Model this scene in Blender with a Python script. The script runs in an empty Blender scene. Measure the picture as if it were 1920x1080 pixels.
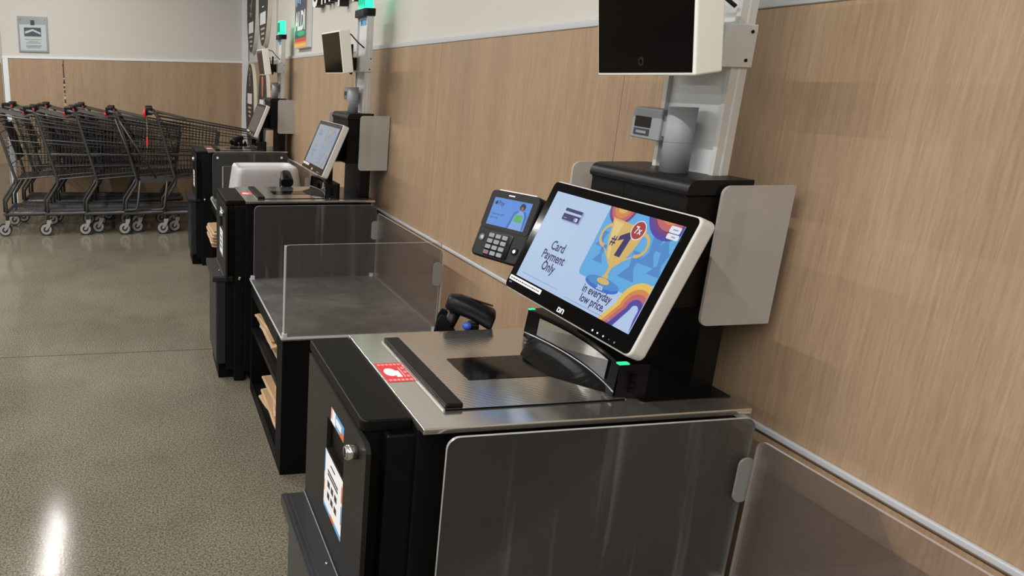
import bpy, bmesh, math, random
from mathutils import Vector, Matrix
random.seed(7)
PI = math.pi
R = math.radians
col = bpy.context.scene.collection
sc = bpy.context.scene

# ------------------------------------------------------------------ materials
MATS = {}
def newmat(name):
    m = bpy.data.materials.new(name); m.use_nodes = True
    MATS[name] = m
    nt = m.node_tree
    return m, nt, nt.nodes['Principled BSDF']

def srgb(r, g, b):
    f = lambda c: ((c/255)/12.92 if c/255 <= 0.04045 else (((c/255)+0.055)/1.055)**2.4)
    return (f(r), f(g), f(b), 1)

def plain(name, c, rough=.5, metal=0., spec=.5, noise=0., nscale=60., bump=0., coat=0.):
    m, nt, b = newmat(name)
    b.inputs['Base Color'].default_value = c
    b.inputs['Roughness'].default_value = rough
    b.inputs['Metallic'].default_value = metal
    b.inputs['Specular IOR Level'].default_value = spec
    b.inputs['Coat Weight'].default_value = coat
    tc = nt.nodes.new('ShaderNodeTexCoord')
    n = nt.nodes.new('ShaderNodeTexNoise'); n.inputs['Scale'].default_value = nscale
    n.inputs['Detail'].default_value = 3
    nt.links.new(tc.outputs['Object'], n.inputs['Vector'])
    if noise > 0:
        mr = nt.nodes.new('ShaderNodeMapRange')
        mr.inputs['To Min'].default_value = max(0, rough-noise); mr.inputs['To Max'].default_value = min(1, rough+noise)
        nt.links.new(n.outputs['Fac'], mr.inputs['Value']); nt.links.new(mr.outputs['Result'], b.inputs['Roughness'])
    if bump > 0:
        bp = nt.nodes.new('ShaderNodeBump'); bp.inputs['Strength'].default_value = bump
        bp.inputs['Distance'].default_value = .001
        nt.links.new(n.outputs['Fac'], bp.inputs['Height']); nt.links.new(bp.outputs['Normal'], b.inputs['Normal'])
    return m

def emit(name, c, s):
    m, nt, b = newmat(name)
    b.inputs['Base Color'].default_value = (.01, .01, .01, 1)
    b.inputs['Roughness'].default_value = .25; b.inputs['Specular IOR Level'].default_value = .12
    b.inputs['Emission Color'].default_value = c
    b.inputs['Emission Strength'].default_value = s
    return m

plain('black_plastic', (.0045, .0045, .005, 1), .4, spec=.25, noise=.08, nscale=200, bump=.05)
plain('door_black', (.010, .0096, .0085, 1), .42, spec=.4, noise=.05, nscale=90)  # lighter copy of the panel black, aisle light on the door put into its colour
plain('black_panel', (.0035, .0034, .0032, 1), .45, spec=.18, noise=.06, nscale=90, bump=.03)
plain('black_gloss', (.002, .002, .0024, 1), .10, spec=.22, noise=.05)
plain('dark_bin', (.018, .0185, .022, 1), .36, spec=.45, noise=.08, nscale=120)
plain('black_base', (.004, .004, .004, 1), .2, spec=.5, noise=.04)
plain('black_wood', (.0025, .0025, .0025, 1), .55, spec=.12, noise=.1, nscale=30)
plain('cream_plastic', srgb(243, 245, 236), .45, noise=.05)
plain('silver_plastic', srgb(214, 213, 208), .38, noise=.05)
plain('white_paint', srgb(226, 230, 234), .45, noise=.05)
plain('white_flat', srgb(240, 240, 240), .5)
plain('plate_white', srgb(214, 217, 218), .4, noise=.06)
plain('grey_plastic', srgb(136, 140, 146), .5, noise=.05)
plain('rail_silver', srgb(206, 206, 203), .35, metal=.15, noise=.06)
plain('satin_silver', srgb(206, 208, 208), .3, metal=.25, noise=.06)
plain('aluminium', (.58, .585, .59, 1), .32, metal=.9, noise=.08, nscale=25)
plain('chrome', (.75, .73, .68, 1), .16, metal=1., noise=.05)
plain('cart_metal', (.030, .029, .028, 1), .5, metal=.2, noise=.1, nscale=40)
plain('cart_pipe', (.060, .059, .057, 1), .42, metal=.35, noise=.1, nscale=40)
plain('flap_dark', (.028, .028, .029, 1), .5, noise=.1)
plain('caster_grey', srgb(150, 148, 142), .5, noise=.05)
plain('rubber', (.012, .012, .013, 1), .6, noise=.1)
plain('tyre_grey', (.05, .05, .05, 1), .6, noise=.1)
plain('red_plastic', srgb(205, 52, 54), .4, noise=.05)
plain('red_sticker', srgb(214, 62, 66), .45, noise=.05)
plain('key_red', srgb(120, 84, 84), .4)
plain('pink_ink', srgb(240, 160, 160), .45)
plain('white_ink', srgb(244, 244, 244), .45)
plain('dark_ink', srgb(52, 52, 66), .5)
plain('orange_ink', srgb(226, 110, 48), .45)
plain('blue_ink', srgb(96, 168, 222), .45)
plain('lcd', (.018, .019, .014, 1), .2, noise=.05)
plain('clip_grey', srgb(134, 136, 132), .4, noise=.05)
plain('grey_button', srgb(92, 94, 96), .45, noise=.05)
plain('tote_grey', srgb(206, 211, 218), .5, noise=.08, nscale=30)
plain('kraft', srgb(190, 160, 126), .75, noise=.1, nscale=50, bump=.2)
plain('kraft_edge', srgb(166, 134, 100), .8, noise=.1, nscale=80, bump=.2)
plain('oval_face', srgb(70, 68, 65), .6, spec=.2, noise=.05)
plain('oval_edge', srgb(222, 216, 204), .5, noise=.05)
plain('green_ink', srgb(140, 160, 112), .5)
plain('coral_ink', srgb(214, 120, 92), .5)
plain('tan_ink', srgb(196, 190, 180), .5)
plain('poster_navy', srgb(58, 66, 98), .35, noise=.05)
plain('poster_teal', srgb(44, 104, 112), .35, noise=.05)
plain('poster_green', srgb(58, 176, 122), .35)
plain('poster_red', srgb(206, 78, 62), .35)
plain('poster_orange', srgb(226, 136, 62), .35)
plain('poster_yellow', srgb(240, 198, 92), .35)
plain('poster_edge', srgb(222, 172, 128), .4)
plain('poster_sky', srgb(150, 200, 236), .35)
plain('letter_black', (.008, .008, .008, 1), .5, noise=.05)
plain('letter_white', srgb(246, 246, 244), .4, noise=.03)
plain('plaque_grey', srgb(150, 152, 156), .3, metal=.4, noise=.06)
plain('plaque_paper', srgb(190, 200, 200), .25, noise=.05)
plain('plaque_photo', srgb(66, 76, 92), .3, noise=.1)
plain('ceiling_paint', srgb(205, 205, 200), .8, noise=.05)
plain('fixture_white', srgb(230, 230, 228), .5, noise=.05)
plain('seam_red', srgb(120, 44, 36), .6, noise=.1)
plain('seam_dark', srgb(46, 38, 30), .7, noise=.1)
plain('seam_tan', srgb(206, 186, 150), .7, noise=.1)
plain('skin_brown', srgb(120, 84, 60), .6)
plain('blue_grip', srgb(56, 92, 190), .45, noise=.05)
plain('rail_metal', srgb(196, 198, 202), .4, metal=.1, noise=.06)
emit('lamp_green', (.04, 1.0, .50, 1), 1.5)
emit('lamp_green_core', (.04, .62, .34, 1), .5)
emit('led_green', (.05, .95, .40, 1), 1.0)
emit('led_white', (1, 1, 1, 1), .9)
E_SCR = .80
for n, c in dict(bg=(190, 214, 246), ink=(58, 52, 110), blue=(104, 180, 238), bluedk=(84, 146, 216), gold=(226, 190, 110), goldlt=(240, 212, 140),
                 orange=(226, 142, 78), yellow=(244, 204, 98), rose=(200, 108, 116), plum=(120, 68, 130), violet=(86, 72, 172), redc=(176, 60, 62),
                 white=(240, 246, 255), basb=(64, 118, 214), faint=(150, 172, 214)).items():
    emit('s_'+n, srgb(*c), E_SCR)
    d = tuple(int(x*.16 + y*.84) for x, y in zip(c, (176, 184, 198)))  # same picture colours washed toward grey, standing for view-angle fade
    emit('p_'+n, srgb(*d), .62)
emit('t_bg', srgb(92, 148, 232), .8); emit('t_ink', srgb(30, 34, 60), .6); emit('t_teal', srgb(40, 120, 190), .8)
emit('t_green', srgb(90, 178, 96), .8); emit('t_cloth', srgb(126, 170, 240), .8)

def tint_mix(name, tint, gloss=.10, rough=.03, haze=0., hazec=(.5, .48, .46, 1), scratch=0., trans_rough=None):
    """acrylic: mostly clear, a little surface reflection and haze"""
    m = bpy.data.materials.new(name); m.use_nodes = True; MATS[name] = m
    nt = m.node_tree; nt.nodes.clear()
    out = nt.nodes.new('ShaderNodeOutputMaterial')
    tr = nt.nodes.new('ShaderNodeBsdfTransparent'); tr.inputs['Color'].default_value = tint
    if trans_rough is not None:
        tr = nt.nodes.new('ShaderNodeBsdfRefraction'); tr.inputs['Color'].default_value = tint
        tr.inputs['Roughness'].default_value = trans_rough; tr.inputs['IOR'].default_value = 1.05
    gl = nt.nodes.new('ShaderNodeBsdfGlossy'); gl.inputs['Roughness'].default_value = rough
    fr = nt.nodes.new('ShaderNodeFresnel'); fr.inputs['IOR'].default_value = 1.45
    mx = nt.nodes.new('ShaderNodeMixShader')
    sca = nt.nodes.new('ShaderNodeMath'); sca.operation = 'MULTIPLY'; sca.inputs[1].default_value = gloss*10
    sca.use_clamp = True
    nt.links.new(fr.outputs['Fac'], sca.inputs[0])
    nt.links.new(sca.outputs[0], mx.inputs['Fac']); nt.links.new(tr.outputs[0], mx.inputs[1]); nt.links.new(gl.outputs[0], mx.inputs[2])
    last = mx
    if haze > 0:
        df = nt.nodes.new('ShaderNodeBsdfDiffuse'); df.inputs['Color'].default_value = hazec
        m2 = nt.nodes.new('ShaderNodeMixShader')
        tc = nt.nodes.new('ShaderNodeTexCoord')
        mp = nt.nodes.new('ShaderNodeMapping'); mp.inputs['Scale'].default_value = (26, 26, 1.3)
        no = nt.nodes.new('ShaderNodeTexNoise'); no.inputs['Scale'].default_value = 1.; no.inputs['Detail'].default_value = 4
        nt.links.new(tc.outputs['Object'], mp.inputs['Vector']); nt.links.new(mp.outputs['Vector'], no.inputs['Vector'])
        mr = nt.nodes.new('ShaderNodeMapRange'); mr.inputs['From Min'].default_value = .57; mr.inputs['From Max'].default_value = .74
        mr.inputs['To Min'].default_value = haze; mr.inputs['To Max'].default_value = haze+scratch
        nt.links.new(no.outputs['Fac'], mr.inputs['Value'])
        nt.links.new(mr.outputs['Result'], m2.inputs['Fac'])
        nt.links.new(last.outputs[0], m2.inputs[1]); nt.links.new(df.outputs[0], m2.inputs[2])
        last = m2
    nt.links.new(last.outputs[0], out.inputs['Surface'])
    return m
tint_mix('acrylic', (.93, .90, .885, 1), gloss=.07, haze=.05, hazec=(.5, .46, .45, 1), scratch=.03)
tint_mix('acrylic_board', (.60, .59, .58, 1), gloss=.05, rough=.2, haze=.07, hazec=(.46, .445, .43, 1), scratch=.20)
tint_mix('acrylic_edge', (.75, .73, .72, 1), gloss=.14, rough=.12, haze=.45, hazec=(.75, .73, .72, 1))
tint_mix('frosted', (.80, .77, .74, 1), gloss=.03, rough=.35, haze=.55, hazec=(.68, .65, .62, 1))
tint_mix('scan_glass', (.10, .10, .11, 1), gloss=.10, rough=.02)

def wood(name):
    m, nt, b = newmat(name)
    tc = nt.nodes.new('ShaderNodeTexCoord')
    mp = nt.nodes.new('ShaderNodeMapping'); mp.inputs['Scale'].default_value = (90, 90, 4.5)
    n1 = nt.nodes.new('ShaderNodeTexNoise'); n1.inputs['Scale'].default_value = 2.4; n1.inputs['Detail'].default_value = 6; n1.inputs['Roughness'].default_value = .65
    nt.links.new(tc.outputs['Object'], mp.inputs['Vector']); nt.links.new(mp.outputs['Vector'], n1.inputs['Vector'])
    mp2 = nt.nodes.new('ShaderNodeMapping'); mp2.inputs['Scale'].default_value = (7, 7, .35)
    n2 = nt.nodes.new('ShaderNodeTexNoise'); n2.inputs['Scale'].default_value = 1.5; n2.inputs['Detail'].default_value = 3
    nt.links.new(tc.outputs['Object'], mp2.inputs['Vector']); nt.links.new(mp2.outputs['Vector'], n2.inputs['Vector'])
    mx = nt.nodes.new('ShaderNodeMath'); mx.operation = 'MULTIPLY_ADD'; mx.inputs[1].default_value = .65
    m3 = nt.nodes.new('ShaderNodeMath'); m3.operation = 'MULTIPLY'; m3.inputs[1].default_value = .35
    nt.links.new(n2.outputs['Fac'], m3.inputs[0]); nt.links.new(n1.outputs['Fac'], mx.inputs[0]); nt.links.new(m3.outputs[0], mx.inputs[2])
    cr = nt.nodes.new('ShaderNodeValToRGB')
    e = cr.color_ramp.elements
    e[0].position = .30; e[0].color = srgb(146, 121, 96)
    e[1].position = .66; e[1].color = srgb(179, 153, 125)
    k = e.new(.48); k.color = srgb(164, 138, 111)
    nt.links.new(mx.outputs[0], cr.inputs['Fac']); nt.links.new(cr.outputs['Color'], b.inputs['Base Color'])
    b.inputs['Roughness'].default_value = .5; b.inputs['Specular IOR Level'].default_value = .35
    bp = nt.nodes.new('ShaderNodeBump'); bp.inputs['Strength'].default_value = .12; bp.inputs['Distance'].default_value = .001
    nt.links.new(n1.outputs['Fac'], bp.inputs['Height']); nt.links.new(bp.outputs['Normal'], b.inputs['Normal'])
wood('wood_laminate')

def paint(name, c):
    m, nt, b = newmat(name)
    tc = nt.nodes.new('ShaderNodeTexCoord')
    n = nt.nodes.new('ShaderNodeTexNoise'); n.inputs['Scale'].default_value = 1.2; n.inputs['Detail'].default_value = 4
    nt.links.new(tc.outputs['Object'], n.inputs['Vector'])
    cr = nt.nodes.new('ShaderNodeValToRGB')
    cr.color_ramp.elements[0].color = tuple(x*.96 for x in c[:3])+(1,); cr.color_ramp.elements[1].color = c
    nt.links.new(n.outputs['Fac'], cr.inputs['Fac']); nt.links.new(cr.outputs['Color'], b.inputs['Base Color'])
    n2 = nt.nodes.new('ShaderNodeTexNoise'); n2.inputs['Scale'].default_value = 260
    nt.links.new(tc.outputs['Object'], n2.inputs['Vector'])
    bp = nt.nodes.new('ShaderNodeBump'); bp.inputs['Strength'].default_value = .08; bp.inputs['Distance'].default_value = .001
    nt.links.new(n2.outputs['Fac'], bp.inputs['Height']); nt.links.new(bp.outputs['Normal'], b.inputs['Normal'])
    b.inputs['Roughness'].default_value = .6
paint('wall_paint', srgb(208, 204, 197))

def concrete():
    m, nt, b = newmat('polished_concrete')
    tc = nt.nodes.new('ShaderNodeTexCoord')
    L = nt.links.new
    def tex(kind, scale, detail=2):
        n = nt.nodes.new(kind); n.inputs['Scale'].default_value = scale
        if 'Detail' in n.inputs: n.inputs['Detail'].default_value = detail
        L(tc.outputs['Object'], n.inputs['Vector']); return n
    big = tex('ShaderNodeTexNoise', 1.3, 5)
    cr = nt.nodes.new('ShaderNodeValToRGB')
    cr.color_ramp.elements[0].position = .3; cr.color_ramp.elements[0].color = srgb(102, 97, 86)
    cr.color_ramp.elements[1].position = .72; cr.color_ramp.elements[1].color = srgb(118, 112, 99)
    L(big.outputs['Fac'], cr.inputs['Fac'])
    sp = tex('ShaderNodeTexNoise', 140, 4)
    cr2 = nt.nodes.new('ShaderNodeValToRGB')
    cr2.color_ramp.elements[0].position = .34; cr2.color_ramp.elements[0].color = (.46, .46, .46, 1)
    cr2.color_ramp.elements[1].position = .68; cr2.color_ramp.elements[1].color = (1.62, 1.60, 1.53, 1)
    L(sp.outputs['Fac'], cr2.inputs['Fac'])
    mul = nt.nodes.new('ShaderNodeMixRGB'); mul.blend_type = 'MULTIPLY'; mul.inputs['Fac'].default_value = 1
    L(cr.outputs['Color'], mul.inputs[1]); L(cr2.outputs['Color'], mul.inputs[2])
    vo = tex('ShaderNodeTexVoronoi', 70)
    lt = nt.nodes.new('ShaderNodeMath'); lt.operation = 'LESS_THAN'; lt.inputs[1].default_value = .14
    L(vo.outputs['Distance'], lt.inputs[0])
    sep = nt.nodes.new('ShaderNodeSeparateColor'); L(vo.outputs['Color'], sep.inputs['Color'])
    gt = nt.nodes.new('ShaderNodeMath'); gt.operation = 'GREATER_THAN'; gt.inputs[1].default_value = .62
    L(sep.outputs['Red'], gt.inputs[0])
    an = nt.nodes.new('ShaderNodeMath'); an.operation = 'MULTIPLY'; L(lt.outputs[0], an.inputs[0]); L(gt.outputs[0], an.inputs[1])
    mx = nt.nodes.new('ShaderNodeMixRGB'); L(an.outputs[0], mx.inputs['Fac']); L(mul.outputs['Color'], mx.inputs[1]); mx.inputs[2].default_value = srgb(206, 199, 180)
    # scuffs and dark stains
    st = tex('ShaderNodeTexNoise', 3.4, 6)
    cr3 = nt.nodes.new('ShaderNodeValToRGB')
    cr3.color_ramp.elements[0].position = .55; cr3.color_ramp.elements[0].color = (1, 1, 1, 1)
    cr3.color_ramp.elements[1].position = .92; cr3.color_ramp.elements[1].color = (.72, .70, .70, 1)
    L(st.outputs['Fac'], cr3.inputs['Fac'])
    m4 = nt.nodes.new('ShaderNodeMixRGB'); m4.blend_type = 'MULTIPLY'; m4.inputs['Fac'].default_value = 1
    L(mx.outputs['Color'], m4.inputs[1]); L(cr3.outputs['Color'], m4.inputs[2])
    L(m4.outputs['Color'], b.inputs['Base Color'])
    mr = nt.nodes.new('ShaderNodeMapRange'); mr.inputs['To Min'].default_value = .10; mr.inputs['To Max'].default_value = .13
    L(big.outputs['Fac'], mr.inputs['Value']); L(mr.outputs['Result'], b.inputs['Roughness'])
    b.inputs['Specular IOR Level'].default_value = .15
    bp = nt.nodes.new('ShaderNodeBump'); bp.inputs['Strength'].default_value = .16; bp.inputs['Distance'].default_value = .001
    L(sp.outputs['Fac'], bp.inputs['Height']); L(bp.outputs['Normal'], b.inputs['Normal'])
concrete()

def steel(name, c, rough, scl):
    m, nt, b = newmat(name)
    b.inputs['Base Color'].default_value = c; b.inputs['Metallic'].default_value = .92
    tc = nt.nodes.new('ShaderNodeTexCoord'); mp = nt.nodes.new('ShaderNodeMapping'); mp.inputs['Scale'].default_value = scl
    n = nt.nodes.new('ShaderNodeTexNoise'); n.inputs['Scale'].default_value = 6; n.inputs['Detail'].default_value = 5
    nt.links.new(tc.outputs['Object'], mp.inputs['Vector']); nt.links.new(mp.outputs['Vector'], n.inputs['Vector'])
    mr = nt.nodes.new('ShaderNodeMapRange'); mr.inputs['To Min'].default_value = rough-.02; mr.inputs['To Max'].default_value = rough+.03
    nt.links.new(n.outputs['Fac'], mr.inputs['Value']); nt.links.new(mr.outputs['Result'], b.inputs['Roughness'])
    return m, nt, b, tc
steel('brushed_steel', (.60, .585, .55, 1), .15, (2, 30, 30))
m, nt, b, tc = steel('platter_steel', (.58, .56, .52, 1), .17, (2, 30, 30))
w1 = nt.nodes.new('ShaderNodeTexWave'); w1.inputs['Scale'].default_value = 40; w1.bands_direction = 'DIAGONAL'
nt.links.new(tc.outputs['Object'], w1.inputs['Vector'])
bp = nt.nodes.new('ShaderNodeBump'); bp.inputs['Strength'].default_value = .12; bp.inputs['Distance'].default_value = .0006
nt.links.new(w1.outputs['Fac'], bp.inputs['Height']); nt.links.new(bp.outputs['Normal'], b.inputs['Normal'])

def scuffed(name, c, c2, rough):
    m, nt, b = newmat(name)
    tc = nt.nodes.new('ShaderNodeTexCoord')
    n = nt.nodes.new('ShaderNodeTexNoise'); n.inputs['Scale'].default_value = 6; n.inputs['Detail'].default_value = 8; n.inputs['Roughness'].default_value = .7
    nt.links.new(tc.outputs['Object'], n.inputs['Vector'])
    cr = nt.nodes.new('ShaderNodeValToRGB'); cr.color_ramp.elements[0].position = .45; cr.color_ramp.elements[1].position = .75
    cr.color_ramp.elements[0].color = c; cr.color_ramp.elements[1].color = c2
    nt.links.new(n.outputs['Fac'], cr.inputs['Fac']); nt.links.new(cr.outputs['Color'], b.inputs['Base Color'])
    b.inputs['Roughness'].default_value = rough; b.inputs['Metallic'].default_value = .1
scuffed('tray_dark', (.095, .095, .093, 1), (.19, .188, .185, 1), .42)

# ------------------------------------------------------------------ mesh builder
class MB:
    def __init__(s): s.v = []; s.f = []; s.m = []; s.names = []; s.T = Matrix.Identity(4); s.sm = []
    def mi(s, m):
        if m not in s.names: s.names.append(m)
        return s.names.index(m)
    def add(s, vs, fs, m, smooth=False):
        k = len(s.v)
        s.v += [tuple(s.T @ Vector(p)) for p in vs]
        i = s.mi(m)
        for f in fs: s.f.append([k+j for j in f]); s.m.append(i); s.sm.append(smooth)
    def box(s, x0, x1, y0, y1, z0, z1, m):
        s.add([(x0,y0,z0),(x1,y0,z0),(x1,y1,z0),(x0,y1,z0),(x0,y0,z1),(x1,y0,z1),(x1,y1,z1),(x0,y1,z1)],
              [(0,3,2,1),(4,5,6,7),(0,1,5,4),(1,2,6,5),(2,3,7,6),(3,0,4,7)], m); return s
    def prism(s, poly, ax, a0, a1, m, m2=None):
        """poly: 2-D outline; ax: axis of extrusion. 'x': poly=(y,z)  'y': poly=(x,z)  'z': poly=(x,y)"""
        def P(p, a):
            return {'x': (a, p[0], p[1]), 'y': (p[0], a, p[1]), 'z': (p[0], p[1], a)}[ax]
        n = len(poly)
        vs = [P(p, a0) for p in poly]+[P(p, a1) for p in poly]
        s.add(vs, [list(range(n))[::-1], list(range(n, 2*n))], m)
        s.add(vs, [(i, (i+1) % n, n+(i+1) % n, n+i) for i in range(n)], m2 or m); return s
    def face(s, pts, m): s.add(pts, [list(range(len(pts)))], m); return s
    def cyl(s, p0, p1, r, m, n=16, r1=None, smooth=True, caps=True):
        p0 = Vector(p0); p1 = Vector(p1); d = (p1-p0).normalized()
        a = d.orthogonal().normalized(); b_ = d.cross(a); r1 = r if r1 is None else r1
        vs = [p0+(a*math.cos(2*PI*i/n)+b_*math.sin(2*PI*i/n))*r for i in range(n)]+[p1+(a*math.cos(2*PI*i/n)+b_*math.sin(2*PI*i/n))*r1 for i in range(n)]
        s.add(vs, [(i, (i+1) % n, n+(i+1) % n, n+i) for i in range(n)], m, smooth)
        if caps: s.add(vs, [list(range(n))[::-1], list(range(n, 2*n))], m)
        return s
    def tube(s, pts, r, m, n=8, closed=False):
        pts = [Vector(p) for p in pts]; N = len(pts); rings = []
        prev = None
        for i, p in enumerate(pts):
            if closed: t = (pts[(i+1) % N]-pts[i-1])
            else: t = (pts[min(i+1, N-1)]-pts[max(i-1, 0)])
            t.normalize()
            if prev is None: a = t.orthogonal().normalized()
            else:
                a = prev-t*prev.dot(t)
                a = a.normalized() if a.length > 1e-6 else t.orthogonal().normalized()
            prev = a; b_ = t.cross(a)
            k = 1.0
            rings.append([p+(a*math.cos(2*PI*j/n)+b_*math.sin(2*PI*j/n))*r*k for j in range(n)])
        vs = [q for rg in rings for q in rg]; fs = []
        for i in range(N if closed else N-1):
            a0 = i*n; b0 = ((i+1) % N)*n
            for j in range(n): fs.append((a0+j, a0+(j+1) % n, b0+(j+1) % n, b0+j))
        s.add(vs, fs, m, n > 5)
        if not closed: s.add(vs, [list(range(n))[::-1], [(N-1)*n+j for j in range(n)]], m)
        return s
    def ellipsoid(s, c, rx, ry, rz, m, nu=16, nv=10):
        vs = []; fs = []
        for i in range(nv+1):
            t = PI*i/nv
            for j in range(nu):
                a = 2*PI*j/nu
                vs.append((c[0]+rx*math.sin(t)*math.cos(a), c[1]+ry*math.sin(t)*math.sin(a), c[2]+rz*math.cos(t)))
        for i in range(nv):
            for j in range(nu): fs.append((i*nu+j, (i+1)*nu+j, (i+1)*nu+(j+1) % nu, i*nu+(j+1) % nu))
        s.add(vs, fs, m, True); return s
    def text(s, body, size, M, m, extrude=0., align='LEFT', sx=1., bold=0.):
        cu = bpy.data.curves.new('t', 'FONT'); cu.body = body; cu.size = size; cu.extrude = extrude; cu.align_x = align
        cu.resolution_u = 3; cu.offset = bold*size
        o = bpy.data.objects.new('t', cu); col.objects.link(o)
        bpy.context.view_layer.update()
        dg = bpy.context.evaluated_depsgraph_get()
        me = bpy.data.meshes.new_from_object(o.evaluated_get(dg))
        S = M @ Matrix.Diagonal((sx, 1, 1, 1))
        vs = [S @ v.co for v in me.vertices]
        if isinstance(m, str): s.add(vs, [list(p.vertices) for p in me.polygons], m)
        else:
            s.add(vs, [list(p.vertices) for p in me.polygons if p.normal.z > .5], m[0])
            s.add(vs, [list(p.vertices) for p in me.polygons if p.normal.z <= .5], m[1])
        bpy.data.objects.remove(o); bpy.data.curves.remove(cu); bpy.data.meshes.remove(me)
        return s
    def build(s, name, parent=None, bevel=0., seg=2, smooth=False, loc=None, angle=40):
        me = bpy.data.meshes.new(name); me.from_pydata(s.v, [], s.f)
        for n in s.names: me.materials.append(MATS[n])
        me.polygons.foreach_set('material_index', s.m)
        me.polygons.foreach_set('use_smooth', [bool(q or smooth) for q in s.sm])
        bm = bmesh.new(); bm.from_mesh(me); bmesh.ops.remove_doubles(bm, verts=bm.verts, dist=1e-6)
        bmesh.ops.recalc_face_normals(bm, faces=bm.faces); bm.to_mesh(me); bm.free(); me.update()
        o = bpy.data.objects.new(name, me); col.objects.link(o)
        if parent: o.parent = parent
        if loc: o.location = loc
        if bevel:
            b = o.modifiers.new('bevel', 'BEVEL'); b.width = bevel; b.segments = seg; b.limit_method = 'ANGLE'; b.angle_limit = R(angle)
            b.harden_normals = False
            for p in me.polygons: p.use_smooth = True
            w = o.modifiers.new('wn', 'WEIGHTED_NORMAL'); w.keep_sharp = True
        return o

def rrect(x0, x1, y0, y1, r, n=5, corners=(1, 1, 1, 1)):
    """rounded rectangle; corners = (x0y0, x1y0, x1y1, x0y1)"""
    out = []
    for (cx, cy, a0, on, px, py) in ((x0+r, y0+r, PI, corners[0], x0, y0), (x1-r, y0+r, 1.5*PI, corners[1], x1, y0), (x1-r, y1-r, 0, corners[2], x1, y1), (x0+r, y1-r, .5*PI, corners[3], x0, y1)):
        if on:
            for i in range(n+1): out.append((cx+r*math.cos(a0+.5*PI*i/n), cy+r*math.sin(a0+.5*PI*i/n)))
        else: out.append((px, py))
    return out

def empty(name, loc, rz=0.):
    o = bpy.data.objects.new(name, None); col.objects.link(o); o.location = loc; o.rotation_euler = (0, 0, rz); o.empty_display_size = .1
    return o
def tag(o, label, cat, group=None):
    o['label'] = label; o['category'] = cat
    if group: o['group'] = group
    return o
def struct(o): o['kind'] = 'structure'; return o
def copy_tree(o, parent=None):
    c = o.copy(); col.objects.link(c)
    if parent: c.parent = parent
    for ch in list(o.children): copy_tree(ch, c)
    return c
def kids(o, base): return [c for c in o.children if c.name.split('.')[0] == base]

XW = 1.2; YB = 8.77; ZT = 1.645; ZR = .858
# ------------------------------------------------------------------ the room
struct(MB().box(-9, XW+.2, -5, 13.6, -.1, 0, 'polished_concrete').build('floor'))
j = MB().box(-9, XW, 4.0, 4.006, -.002, .0006, 'seam_dark').build('trim_1'); struct(j)
w = MB().box(XW, XW+.15, -5, YB+.15, 0, 3.8, 'wall_paint'); struct(w.build('wall_right'))
w = MB()
ys = [-4.4+1.22*i + .0 for i in range(-1, 12)]
off = 1.765 - (-4.4+1.22*5)
ys = [y+off for y in ys]
ys = [max(-5, min(YB, y)) for y in ys]+[YB]
for a, b2 in zip(ys, ys[1:]):
    if b2-a > .01: w.box(XW-.008, XW, a+.0008, b2-.0008, 0, ZT, 'wood_laminate')
struct(w.build('wall_right_wainscot'))
w = MB().box(XW-.012, XW, -5, YB-.02, ZT, ZT+.022, 'rail_metal'); struct(w.build('trim_2', bevel=.003))
w = MB().box(XW-.018, XW-.008, -5, YB-.02, ZR-.013, ZR, 'rail_metal'); struct(w.build('trim_3', bevel=.003))
XL = -1.47
w = MB().box(XL, XW+.15, YB, YB+.15, 0, 3.8, 'wall_paint'); struct(w.build('wall_back'))
w = MB().box(XL+.055, -.842, YB-.008, YB, 0, ZT, 'wood_laminate').box(-.838, XW-.06, YB-.008, YB, 0, ZT, 'wood_laminate'); struct(w.build('wall_back_wainscot'))
w = MB().box(XL-.005, XW-.06, YB-.014, YB, ZT, ZT+.022, 'white_paint'); struct(w.build('trim_4', bevel=.002))
w = MB().box(XL-.01, XL+.055, YB-.014, YB, 0, ZT, 'white_paint').box(XL-.012, XL, YB-.014, YB+.15, 0, ZT, 'white_paint'); struct(w.build('trim_5', bevel=.002))
w = MB().box(XW-.075, XW-.008, YB-.05, YB-.001, 0, 3.8, 'white_paint'); struct(w.build('trim_6', bevel=.003))
w = MB().box(-9, XW, 13.4, 13.55, 0, 3.8, 'wall_paint').box(-9, XW, 13.392, 13.4, 0, ZT, 'wood_laminate'); struct(w.build('wall_left'))
w = MB().box(-9, XW+.15, -5, 13.6, 3.8, 3.9, 'ceiling_paint'); struct(w.build('ceiling'))
# damaged panel joint on the back wall
s = MB()
z = 1.64; k = 0
while z > 1.17:
    h = random.choice((.012, .02, .03))
    s.box(-.847+random.uniform(-.003, .003), -.833+random.uniform(-.003, .003), YB-.012, YB-.008, z-h, z, random.choice(('seam_red', 'seam_dark', 'seam_tan', 'seam_dark')))
    z -= h+.004
struct(s.build('trim_7'))
s = MB()
s.box(XW-.02, XW, 6.88, 6.96, ZT+.022, 3.8, 'wall_paint'); struct(s.build('trim_8', bevel=.004))

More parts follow.
